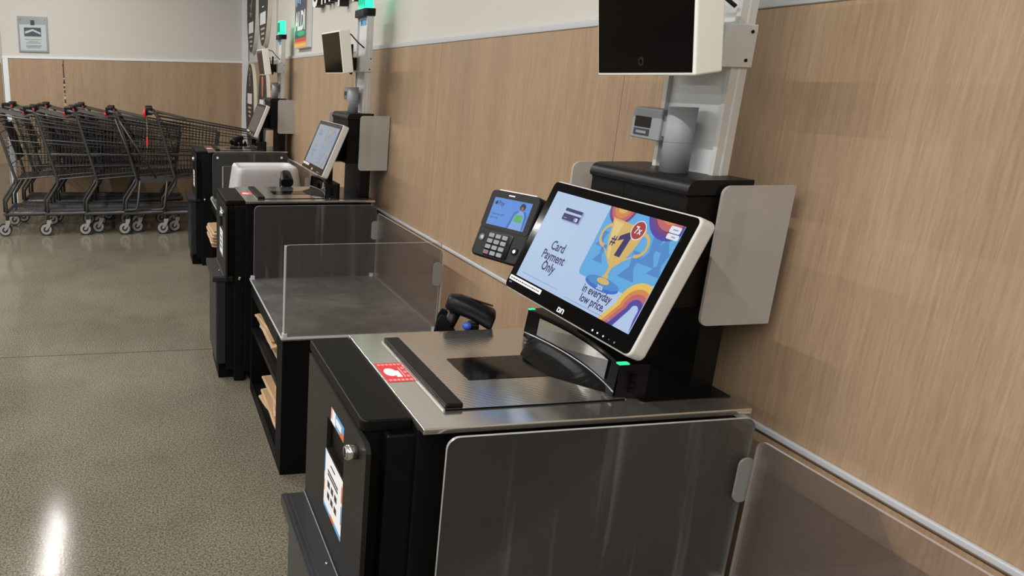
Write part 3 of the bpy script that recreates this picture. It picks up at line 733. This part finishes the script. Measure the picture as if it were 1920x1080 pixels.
# ------------------------------------------------------------------ bagging stations
def make_station():
    root = empty('bagging_station', (0, 0, 0))
    # local: x from aisle edge 0 .. .585, y 0 (front end) .. .84 (kiosk end)
    W, L, ZS = .606, .845, .57
    b = MB().box(0, W, 0, .115, 0, ZS-.012, 'black_wood').box(.0, W, L-.03, L, 0, ZS-.012, 'black_wood').box(W-.02, W, .115, L-.03, 0, ZS-.012, 'black_wood')
    b.build('end_frame', root, bevel=.003)
    MB().box(0, W, .115, L-.03, .0, .045, 'black_wood').box(.0, .008, .115, L-.03, .045, .055, 'black_wood').build('bottom_shelf', root, bevel=.002)
    MB().box(.004, W-.02, .115, L-.03, .315, .335, 'black_plastic').build('middle_shelf', root, bevel=.002)
    MB().box(.0, .02, .115, L-.03, .495, ZS-.012, 'black_plastic').build('apron', root, bevel=.002)
    MB().box(-.004, W+.004, -.004, L+.004, ZS-.012, ZS, 'tray_dark').box(-.006, -.003, -.004, L+.004, ZS-.006, ZS+.004, 'rail_metal').box(-.006, W+.004, -.006, -.003, ZS-.006, ZS+.003, 'rail_metal').build('tray', root, bevel=.001)
    t = .006
    ZT_ = .922
    for nm, pr_, ax, a0, mt, lab in (('back_panel', rrect(.012, W-.002, ZS+.002, ZT_, .022, 6, (0, 0, 1, 1)), 'y', L-.010, 'acrylic_board', 'smoked clear acrylic back panel'),
                                     ('side_panel', rrect(.004, L-.022, ZS+.002, ZT_-.036, .018, 6, (0, 0, 1, 1)), 'x', W-.003, 'acrylic', 'clear acrylic side panel'),
                                     ('front_panel', rrect(.006, W-.010, ZS+.002, ZT_, .010, 6, (0, 0, 1, 1)), 'y', .0, 'acrylic', 'clear acrylic front panel')):
        pb = MB().prism(pr_, ax, a0, a0+t, mt, 'acrylic_edge')
        if nm == 'front_panel': pb.box(.004, .010, .006, .026, ZS+.002, ZT_-.006, 'acrylic_edge')
        o = pb.build(nm, root); o['label'] = lab
    for (x, y, h) in ((W-.020, -.004, 0), (W-.008, L-.018, 0)):
        q = MB().prism([(x+dx, z) for dx, z in rrect(-.018, .014, .755, .845, .014, 5)], 'y', y, y+.004, 'clip_grey'); q.build('corner_clip', root)
    for x, y in ((.008, .004), (W-.012, .006), (.008, L-.006), (W-.012, L-.006)):
        MB().prism(rrect(x-.010, x+.010, y-.010, y+.010, .004, 3), 'z', ZS, ZS+.016, 'rail_metal').build('corner_foot', root)
    return root, W, L
SG = 'bagging stations beside the kiosks'
st1, SW, SL = make_station(); st1.location = (.478, 1.078-SL, 0)
st2 = copy_tree(st1); st2.location = (.487, 2.565, 0)
st3 = copy_tree(st1); st3.location = (.512, 5.002, 0)
tag(st1, 'nearest bagging station, its scratched dark acrylic panel at the bottom of the picture', 'bagging station', SG)
tag(st2, 'middle bagging station, a dark tray inside clear acrylic panels over shelves of paper bags', 'bagging station', SG)
tag(st3, 'farthest bagging station, carrying the grey plastic tote', 'bagging station', SG)
bolts = ((.05, .89), (SW-.05, .89))
for x, z in bolts:
    MB().cyl((x, SL-.010, z), (x, SL-.016, z), .009, 'white_paint', 12).build('panel_bolt', st3)

# ------------------------------------------------------------------ paper bags
def paper_bag(loc, rz, label, grp, w=.31, d=.42, h=.014, tilt=(0, 0)):
    root = empty('paper_bag', loc, rz); root.rotation_euler = (tilt[0], tilt[1], rz)
    b = MB(); n = 7; m_ = 6
    tops = []; bots = []
    for i in range(n):
        for j_ in range(m_):
            x = -w/2+w*i/(n-1); y = -d/2+d*j_/(m_-1)
            wob = .0035*math.sin(i*1.7+j_*2.1+loc[1]*30)
            e = .5 if i in (0, n-1) else 1
            tops.append((x+random.uniform(-.002, .002), y+random.uniform(-.002, .002), h*e+wob)); bots.append((x, y, wob))
    idx = lambda i, j_: i*m_+j_
    N = n*m_
    fs = []
    for i in range(n-1):
        for j_ in range(m_-1):
            fs.append((idx(i, j_), idx(i+1, j_), idx(i+1, j_+1), idx(i, j_+1))); fs.append((N+idx(i, j_), N+idx(i, j_+1), N+idx(i+1, j_+1), N+idx(i+1, j_)))
    for i in range(n-1):
        fs.append((idx(i, 0), N+idx(i, 0), N+idx(i+1, 0), idx(i+1, 0))); fs.append((idx(i, m_-1), idx(i+1, m_-1), N+idx(i+1, m_-1), N+idx(i, m_-1)))
    ed = []
    for j_ in range(m_-1):
        fs.append((idx(0, j_), idx(0, j_+1), N+idx(0, j_+1), N+idx(0, j_))); fs.append((idx(n-1, j_), N+idx(n-1, j_), N+idx(n-1, j_+1), idx(n-1, j_+1)))
    b.add(tops+bots, fs, 'kraft')
    b.build('bag_body', root)
    # folded bottom flap
    f = MB().prism([(-w/2+.004, -d/2+.03), (-w/2+.10, -d/2+.05), (-w/2+.10, d/2-.05), (-w/2+.004, d/2-.03)], 'z', h+.0035, h+.006, 'kraft_edge')
    f.build('bag_flap', root)
    return tag(root, label, 'paper bag', grp)
ordn = ('lowest', 'second', 'third', 'fourth', 'topmost')
for i in range(5):
    paper_bag((.487+.222-.020*(i % 2)-.010*i, 3.02+.02*i+.03*(i % 2), .337+.0215*i), R(-6+5*(i % 3)+2*i), '%s folded paper bag on the middle shelf of the middle bagging station' % ordn[i], 'paper bags on the middle shelf', h=.0145)
for i in range(5):
    paper_bag((.487+.235-.024*(i % 2)-.010*(4-i), 3.02+.03*i-.03*(i % 2), .047+.0215*i), R(8-6*(i % 3)-2*i), '%s folded paper bag on the bottom shelf of the middle bagging station' % ordn[i], 'paper bags on the bottom shelf', h=.0145)
for i in range(5):
    paper_bag((.455+.16-.01*(i % 2), 5.34, .337+.0215*i), R(-1+i*.7), '%s folded paper bag sticking out of the farthest bagging station' % ordn[i], 'paper bags on the far shelf', h=.0155, d=.40)

# ------------------------------------------------------------------ hand scanners in their cradles
def hand_scanner(loc, rz, label):
    root = empty('hand_scanner', loc, rz)
    # points along +x ; rests on a cradle that hooks on to the counter's back edge
    b = MB()
    sec = []
    prof = [(-.075, .006, .018, .016), (-.070, .008, .026, .022), (-.045, .010, .033, .027), (-.005, .008, .036, .027), (.030, .002, .039, .027), (.052, -.003, .041, .028), (.058, -.005, .039, .026)]
    n = 20; vs = []; fs = []
    for (x, zc, ry, rz_) in prof:
        for j_ in range(n):
            a = 2*PI*j_/n; ca = math.cos(a); sa = math.sin(a)
            sq = lambda c: math.copysign(abs(c)**.75, c)
            vs.append((x, ry*sq(ca), zc+rz_*sq(sa)))
    for i in range(len(prof)-1):
        for j_ in range(n): fs.append((i*n+j_, i*n+(j_+1) % n, (i+1)*n+(j_+1) % n, (i+1)*n+j_))
    b.T = Matrix.Translation((0, 0, .075)) @ Matrix.Rotation(R(14), 4, 'Y')
    b.add(vs, fs, 'black_plastic', True); b.add(vs, [list(range(n))[::-1], [(len(prof)-1)*n+j_ for j_ in range(n)]], 'black_plastic')
    b.box(-.045, .045, -.004, .004, .033, .0365, 'black_gloss')
    b.build('scanner_body', root)
    w = MB(); w.T = Matrix.Translation((0, 0, .075)) @ Matrix.Rotation(R(14), 4, 'Y'); w.prism(rrect(-.030, .030, -.024, .014, .008), 'x', .058, .0595, 'black_gloss'); w.build('scanner_window', root)
    g = MB(); g.tube([(-.045, 0, .075), (-.062, 0, .03), (-.078, 0, -.03), (-.088, 0, -.09)], .017, 'black_plastic', 10); g.build('grip', root)
    MB().ellipsoid((-.012, -.022, .040), .013, .012, .012, 'blue_grip').build('trigger', root)
    c = MB(); c.box(-.10, .03, -.028, .028, -.03, -.012, 'black_plastic').prism([(-.105, -.02), (-.03, -.02), (-.07, .065), (-.085, .07), (-.095, .05)], 'y', -.034, -.026, 'black_plastic').prism([(-.105, -.02), (-.03, -.02), (-.07, .065), (-.085, .07), (-.095, .05)], 'y', .026, .034, 'black_plastic')
    c.box(-.01, .02, -.02, .02, -.02, .045, 'black_plastic'); c.build('cradle', root, bevel=.003)
    root.scale = (.88, .88, .88)
    return tag(root, label, 'barcode scanner', 'handheld scanners in cradles')
hand_scanner((.454+.325, 1.09+.535, .892), R(-24), 'black handheld scanner with blue trigger in a cradle behind the nearest counter')
hand_scanner((.472+.292, 3.487+.535, .900), R(-95), 'black handheld scanner in a cradle behind the middle counter, facing the camera')
hand_scanner((.496+.292, 5.923+.535, .905), R(-150), 'black handheld scanner in a cradle behind the farthest counter')

# ------------------------------------------------------------------ grey tote
def tote():
    root = empty('plastic_tote', (.512+.335, 5.002+.30, .571))
    b = MB(); secs = [(0, .250, .20), (.14, .240, .195), (.27, .222, .186), (.305, .216, .183), (.322, .208, .176), (.322, .190, .160), (.295, .183, .153), (.292, .165, .140)]
    rings = []
    for z, hx, hy in secs: rings.append([(x, y, z) for x, y in rrect(-hx, hx, -hy, hy, .045 if hx > .2 else .04, 6)])
    n = len(rings[0]); vs = [p for r in rings for p in r]; fs = []
    for i in range(len(rings)-1):
        for j_ in range(n): fs.append((i*n+j_, i*n+(j_+1) % n, (i+1)*n+(j_+1) % n, (i+1)*n+j_))
    b.add(vs, fs, 'tote_grey', True); b.add(vs, [list(range(n))[::-1], [(len(rings)-1)*n+j_ for j_ in range(n)]], 'tote_grey')
    b.build('tote_shell', root)
    r = MB()
    for z, g in ((.012, .006), (.022, .003)):
        r.tube([(x, y, z) for x, y in rrect(-.250-g, .250+g, -.20-g, .20+g, .045, 6)], .006, 'tote_grey', 6, closed=True)
    r.build('tote_rim', root)
    return tag(root, 'light grey plastic tote upturned on the farthest bagging station tray', 'tote')
tote()

# ------------------------------------------------------------------ shopping carts
def make_cart():
    root = empty('shopping_cart', (0, 0, 0))
    hw, fw = .27, .165       # half width rear, front
    def yw(x): return hw+(fw-hw)*max(0, min(1, x/.95))
    fr = MB()
    for s in (-1, 1):
        fr.tube([(-.085, s*(hw-.03), 1.165), (-.085, s*hw, 1.165), (-.03, s*hw, 1.155), (-.008, s*hw, 1.125), (.08, s*hw, .80), (.150, s*hw, .535), (.153, s*hw, .505), (.142, s*hw, .475), (.056, s*hw, .345), (.045, s*hw, .32), (.045, s*hw, .13)], .0145, 'cart_pipe', 8)
        fr.tube([(.03, s*hw, .205), (.5, s*yw(.5), .207), (.93, s*fw, .21), (.955, s*(fw-.03), .21)], .020, 'cart_pipe', 8)
        fr.tube([(.02, s*(hw-.035), .225), (.02, s*(hw-.035), .345), (.118, s*(hw-.035), .49), (.135, s*(hw-.035), .53)], .011, 'cart_pipe', 6)
    fr.tube([(.955, -fw+.03, .21), (.955, fw-.03, .21)], .018, 'cart_pipe', 8)
    fr.tube([(.03, -hw, .205), (.03, hw, .205)], .016, 'cart_pipe', 8)
    fr.build('frame', root)
    # lower rack
    rk = MB()
    for i in range(9):
        t = -1+2*i/8
        rk.tube([(.03, t*(hw-.03), .232), (.92, t*(fw-.02), .225)], .004, 'cart_metal', 5)
    for x in (.1, .35, .6, .88): rk.tube([(x, -yw(x), .225), (x, yw(x), .225)], .004, 'cart_metal', 4)
    rk.build('lower_rack', root)
    # basket
    bk = MB()
    zb = lambda x: .525+.075*x
    zt = lambda x: 1.135-.165*x
    xr = lambda z: .150-.262*(z-.53)          # rear gate follows the frame's slope
    XF = .99
    xf = lambda z: .90+.16*(z-.6)
    for s in (-1, 1):
        for fz, r in ((0, .006), (.20, .004), (.40, .0055), (.61, .0055), (.82, .0045), (.94, .004), (1., .0075)):
            z0 = zb(.15)+(zt(0)-zb(.15))*fz; z1 = zb(.9)+(zt(1)-zb(.9))*fz
            bk.tube([(xr(z0), s*hw*.985, z0), (xf(z1), s*(fw+.015*fz), z1)], r, 'cart_pipe' if r > .005 else 'cart_metal', 5)
        n = 26
        for i in range(1, n):
            x = .13+(.86)*i/n
            bk.tube([(x*.93+.02, s*(yw(x)*.97), zb(x)), (x, s*(yw(x)*.99+.004), zt(x))], .0026, 'cart_metal', 4)
    for i in range(11):
        t = -1+2*i/10
        y0, y1 = t*hw*.97, t*fw*.97
        bk.tube([(.15, y0, zb(.15)), (.90, y1, zb(.9)), (xf(zt(1)), t*fw, zt(1))], .0028, 'cart_metal', 4)
        bk.tube([(xr(.53), y0, .53), (xr(1.10), y0, 1.10)], .0028, 'cart_metal', 4)
    for i in range(12):
        x = .15+.75*i/11; bk.tube([(x, -yw(x)*.97, zb(x)), (x, yw(x)*.97, zb(x))], .0028, 'cart_metal', 4)
    for fz in (.25, .5, .75, 1.):
        z1 = zb(.9)+(zt(1)-zb(.9))*fz; bk.tube([(xf(z1), -fw, z1), (xf(z1), fw, z1)], .005, 'cart_metal', 5)
        z0 = .53+.58*fz; bk.tube([(xr(z0), -hw, z0), (xr(z0), hw, z0)], .004, 'cart_metal', 5)
    bk.build('basket', root)
    # folded child seat and its black flap
    MB().box(-.02, .27, -.215, .215, -.004, .004, 'flap_dark').build('seat_flap', root, bevel=.003).matrix_local = Matrix.Translation((.01, 0, 1.155)) @ Matrix.Rotation(R(13), 4, 'Y')
    MB().box(-.004, .004, -.20, .20, -.20, .15, 'flap_dark').build('seat_back', root, bevel=.003).matrix_local = Matrix.Translation((.115, 0, .90)) @ Matrix.Rotation(R(-16), 4, 'Y')
    cs = MB()
    for i in range(9):
        y = -.2+.05*i; cs.tube([(.01, y, 1.12), (.17, y, .84)], .0028, 'cart_metal', 4)
    for q in (0, .33, .66, 1.): cs.tube([(.01+.16*q, -.22, 1.12-.28*q), (.01+.16*q, .22, 1.12-.28*q)], .004, 'cart_metal', 5)
    cs.build('child_seat', root)
    h = MB().cyl((-.085, -hw+.02, 1.165), (-.085, hw-.02, 1.165), .016, 'cart_pipe', 10)
    hd = h.build('handle_bar', root)
    for s in (-1, 1): MB().box(-.118, -.048, s*.205-.055, s*.205+.055, 1.135, 1.205, 'black_plastic').build('grip', hd, bevel=.012, seg=3)
    cl = MB().box(-.118, -.060, -.05, .035, 1.150, 1.196, 'black_plastic').build('coin_lock', root, bevel=.01, seg=3)
    MB().tube([(-.135, -.155, 1.128), (-.10, -.13, 1.142), (-.06, -.10, 1.160), (-.045, -.09, 1.165)], .016, 'red_plastic', 10).build('lock_insert', cl)
    # casters
    def caster(x, y):
        f = MB().box(x-.012, x+.030, y-.024, y+.024, .132, .150, 'caster_grey')
        for s in (-1, 1): f.prism([(x-.012, .135), (x+.030, .135), (x+.012, .09), (x-.018, .05), (x-.036, .058), (x-.020, .095)], 'y', y+s*.024-.002, y+s*.024+.002, 'caster_grey')
        f.cyl((x, y, .15), (x, y, .20), .012, 'caster_grey', 10)
        c = f.build('caster', root)
        w = MB(); wx = x-.024; N = 22
        w.cyl((wx, y-.016, .062), (wx, y+.016, .062), .062, 'rubber', N); 
        for s in (-1, 1): w.cyl((wx, y+s*.0165, .062), (wx, y+s*.0185, .062), .050, 'caster_grey', N).cyl((wx, y+s*.0185, .062), (wx, y+s*.021, .062), .026, 'rubber', 14)
        w.build('wheel', c)
    caster(.045, -hw); caster(.045, hw); caster(.90, -fw+.0); caster(.90, fw-.0)
    return root
proto = make_cart()
front = [-1.335, -.960, -.597, -.225, .142]
flab = ['leftmost of the front row, cut off by the picture edge', 'second cart from the left in the front row', 'middle cart of the front row of nested carts',
        'second cart from the right in the front row', 'rightmost of the front row, red coin key hanging on its chain']
YC = 7.55
carts = []
for i, x in enumerate(front):
    c = proto if i == 0 else copy_tree(proto)
    c.location = (x, YC, 0); carts.append(c)
    tag(c, 'grey wire shopping cart, '+flab[i], 'shopping cart', 'nested shopping carts')
for i, (x, lb) in enumerate(((-1.27, 'leftmost cart of the rear row against the wainscot'), (-.93, 'middle cart of the rear row against the wainscot'), (-.565, 'rightmost cart of the rear row against the wainscot'))):
    c = copy_tree(proto); c.location = (x, 8.27, 0)
    tag(c, 'grey wire shopping cart, '+lb, 'shopping cart', 'nested shopping carts'); carts.append(c)
# the rightmost front cart carries a side plate, bent guards and the dangling key
c4 = carts[4]
MB().prism([(-.205, .540), (.130, .515), (.150, .555), (-.19, .565)], 'y', -.288, -.284, 'cart_pipe').prism([(-.20, .50), (.13, .515), (.14, .55), (-.19, .56)], 'y', -.292, -.288, 'cart_pipe').build('side_plate', c4)
for x in (-.185, .072):
    MB().tube([(x, -.289, .52), (x-.03, -.289, .27), (x-.05, -.289, .245), (x-.16, -.289, .238)], .012, 'cart_pipe', 8).build('bent_guard', c4)
MB().tube([(-.40, -.29, 1.10), (-.19, -.29, .53)], .009, 'cart_pipe', 6).tube([(-.36, -.29, 1.08), (-.035, -.29, .55)], .009, 'cart_pipe', 6).build('side_strut', c4)
ck = MB()
for i in range(16):
    z = 1.115-.011*i
    ck.tube([(-.108+.004*math.cos(a)*(i % 2), -.292+.004*math.cos(a)*((i+1) % 2), z+.0075*math.sin(a)) for a in [2*PI*q/8 for q in range(8)]], .0016, 'chrome', 4, closed=True)
chn = ck.build('key_chain', c4)
MB().box(-.118, -.098, -.304, -.280, .85, .935, 'red_plastic').box(-.112, -.104, -.296, -.288, .825, .85, 'chrome').build('coin_key', chn, bevel=.004)
MB().tube([(-.125, -.27, 1.19), (-.128, -.285, 1.16), (-.122, -.29, 1.115)], .012, 'red_plastic', 8).build('lock_tongue', c4)

# ------------------------------------------------------------------ wall signs
def oval(yc, zc, hy, hz, icon, label, off=0.):
    root = empty('oval_sign', (XW-.001, yc, zc))
    n = 40
    pts = [(hy*math.cos(2*PI*i/n), hz*math.sin(2*PI*i/n)) for i in range(n)]
    MB().prism(pts, 'x', -.040, 0, 'oval_edge').build('sign_body', root)
    f = MB().prism([(a*.985, b_*.985) for a, b_ in pts], 'x', -.042, -.040, 'oval_face').build('sign_face', root)
    x0 = -.0435
    # art faces the aisle; -y is the viewer's right
    MB().prism(rrect(-.17, .17, -.085+off, .025+off, .004), 'x', x0, -.042, 'white_ink').build('name_strip', f)
    t = MB()
    for q in range(3): t.box(x0, -.042, -.12+.02*q, .12-.03*q, -.135-.045*q, -.115-.045*q, 'tan_ink')
    t.v = [(x, y, z+off) for x, y, z in t.v]; t.build('caption_lines', f)
    i_ = MB()
    if icon == 'check':
        i_.prism([(.10, .22), (.07, .25), (.0, .14), (-.12, .36), (-.09, .37), (.0, .23)][::-1], 'x', x0, -.042, 'green_ink')
        i_.prism([(.12, .15), (.02, .08), (-.06, .13), (.02, .14)], 'x', x0, -.042, 'green_ink')
    elif icon == 'bottle':
        i_.prism(rrect(-.045, .045, .16, .30, .015), 'x', x0, -.042, 'white_ink'); i_.prism([(-.035, .30), (.035, .30), (.012, .38), (-.012, .38)], 'x', x0, -.042, 'white_ink')
        i_.prism([(-.06, .09), (.06, .09), (.03, .075), (-.03, .075)], 'x', x0, -.042, 'white_ink')
    elif icon == 'leaf':
        for zc_ in (.17, .29):
            i_.prism([(.055*math.cos(2*PI*k/16), zc_+.06*math.sin(2*PI*k/16)) for k in range(16)], 'x', x0, -.042, 'green_ink')
            i_.prism([(.03*math.cos(2*PI*k/16), zc_+.035*math.sin(2*PI*k/16)) for k in range(16)], 'x', x0-.001, x0, 'oval_face')
    else:
        i_.prism([(-.06, .28), (.06, .28), (.03, .08), (.0, .04), (-.03, .08)], 'x', x0, -.042, 'coral_ink'); i_.prism([(-.03, .29), (.03, .29), (.04, .36), (.0, .34), (-.04, .36)], 'x', x0, -.042, 'green_ink')
    i_.v = [(x, y, (z-.22)*.85+.19+off) for x, y, z in i_.v]; i_.build('icon', f)
    tag(root, label, 'wall sign', 'oval wall signs')
oval(8.28, 2.24, .33, .50, 'check', 'dark oval wall sign with pale green tick, upper left of the four near the corner', -.21)
oval(7.47, 2.26, .29, .48, 'bottle', 'dark oval wall sign with white bottle icon, upper right of the four', -.19)
oval(8.34, 1.20, .31, .44, 'leaf', 'dark oval wall sign with pale green rings, lower left of the four', .10)
oval(7.44, 1.20, .28, .44, 'carrot', 'dark oval wall sign with an orange carrot shape behind the far kiosk', .06)

# poster
ps = empty('framed_poster', (XW, 5.68, 1.712))
hy = .225
MB().box(-.038, -.001, -hy, hy, 0, .72, 'white_paint').build('poster_frame', ps, bevel=.002)
a = MB(); X0 = -.0395
a.box(X0, -.038, -hy, hy, 0, .72, 'poster_edge')
X1 = X0-.001
def bandp(z0, z1, m, sl=.012): a.prism([(-hy+.022, z0+sl*0), (hy-.022, z0), (hy-.022, z1), (-hy+.022, z1)], 'x', X1, X0, m)
bandp(.010, .032, 'poster_yellow'); bandp(.032, .045, 'poster_orange'); bandp(.045, .072, 'poster_red'); bandp(.072, .24, 'poster_teal'); bandp(.24, .70, 'poster_navy')
a.prism([(.0+.13*math.cos(2*PI*k/20)-.03, (.100)+.018*math.sin(2*PI*k/20)) for k in range(20)], 'x', X1-.0004, X1, 'poster_green')
a.prism([(-hy+.022, .235), (hy-.022, .18), (hy-.022, .26), (-hy+.022, .26)], 'x', X1-.0003, X1, 'poster_navy')
Mp = Matrix(((0, 0, -1, X1-.001), (-1, 0, 0, hy-.035), (0, 1, 0, .130), (0, 0, 0, 1)))
a.text('ALDI', .18, Mp, 'white_ink', sx=.92, bold=.035)
for i, (y, dz) in enumerate(((.16, 0), (.10, .02), (.03, .01), (-.04, .05), (-.10, .04), (-.15, .06))):
    a.prism([(y-.018, .30+dz), (y+.018, .30+dz), (y+.022, .50), (y-.014, .50)], 'x', X1-.0006, X1, 'poster_sky')
a.build('poster_print', ps)
tag(ps, 'framed navy poster with white brand lettering and a rainbow foot on the wall', 'poster')

# dimensional lettering
wl = empty('wall_lettering', (XW, 5.22, 1.951))
xoff = 0.
size = .40
for ch_, adv in (('S', .66), ('i', .25), ('m', .93), ('p', .62), ('l', .25), ('y', .56)):
    Ml = Matrix(((0, 0, -1, -.033), (-1, 0, 0, -xoff), (0, 1, 0, 0), (0, 0, 0, 1)))
    L = MB(); L.text(ch_, size, Ml, ('letter_white', 'letter_black'), extrude=.026); L.v = [(x, y, z*.5 if z < 0 else z) for x, y, z in L.v]
    L.build('letter', wl); xoff += adv*size*.93
tag(wl, 'white-faced black-sided dimensional letters along the upper wall', 'sign lettering')

# plaque on the back wall
pq = empty('wall_plaque', (-1.136, YB-.001, 1.893))
MB().box(-.155, .155, -.012, 0, -.184, .184, 'plaque_grey').build('plaque_plate', pq, bevel=.003)
a = MB().box(-.135, .135, -.0135, -.012, -.165, .10, 'plaque_paper').box(-.09, .085, -.0145, -.0135, -.02, .07, 'plaque_photo')
a.prism([(-.08, .03), (.0, .055), (.08, .02), (.08, .0), (.0, .035), (-.08, .005)], 'y', -.0150, -.0145, 'plaque_paper').box(-.02, .022, -.0135, -.012, .095, .145, 'dark_ink')
for z, w_ in ((-.05, .085), (-.07, .05), (-.085, .075), (-.11, .08), (-.122, .08), (-.134, .07)): a.box(-w_, w_, -.0142, -.0135, z-.004, z, 'plaque_photo')
a.build('plaque_print', pq)
for s in (-1, 1): MB().cyl((s*.125, -.012, .158), (s*.125, -.020, .158), .011, 'chrome', 14).build('standoff_screw', pq)
tag(pq, 'grey metal wall plaque with a small picture, above the carts', 'plaque')

# ------------------------------------------------------------------ camera, world, view
cam = bpy.data.cameras.new('camera'); co = bpy.data.objects.new('camera', cam); col.objects.link(co)
cam.sensor_width = 36; cam.sensor_fit = 'HORIZONTAL'; cam.lens = 1397.8057/1920*36
cam.shift_x = (960-516.47)/1920; cam.shift_y = 0; cam.clip_start = .02
yaw, pit, rol = .17614913, .27543002, .01926625
cy, sy = math.cos(yaw), math.sin(yaw)
def RZ(p): return Vector((cy*p[0]+sy*p[1], -sy*p[0]+cy*p[1], p[2]))
fwd = RZ((0, math.cos(pit), -math.sin(pit))); up0 = (0, math.sin(pit), math.cos(pit))
rt = RZ((math.cos(rol), math.sin(rol)*up0[1], math.sin(rol)*up0[2])); up = RZ((-math.sin(rol), math.cos(rol)*up0[1], math.cos(rol)*up0[2]))
co.matrix_world = Matrix(((rt.x, up.x, -fwd.x, 0), (rt.y, up.y, -fwd.y, 0), (rt.z, up.z, -fwd.z, 1.5), (0, 0, 0, 1)))
sc.camera = co
wd = bpy.data.worlds.new('world'); sc.world = wd; wd.use_nodes = True
wd.node_tree.nodes['Background'].inputs['Color'].default_value = (.78, .76, .72, 1)
wd.node_tree.nodes['Background'].inputs['Strength'].default_value = .27
sc.view_settings.view_transform = 'Standard'; sc.view_settings.look = 'None'; sc.view_settings.gamma = 1
sc.view_settings.exposure = 0.0; sc.view_settings.use_curve_mapping = False
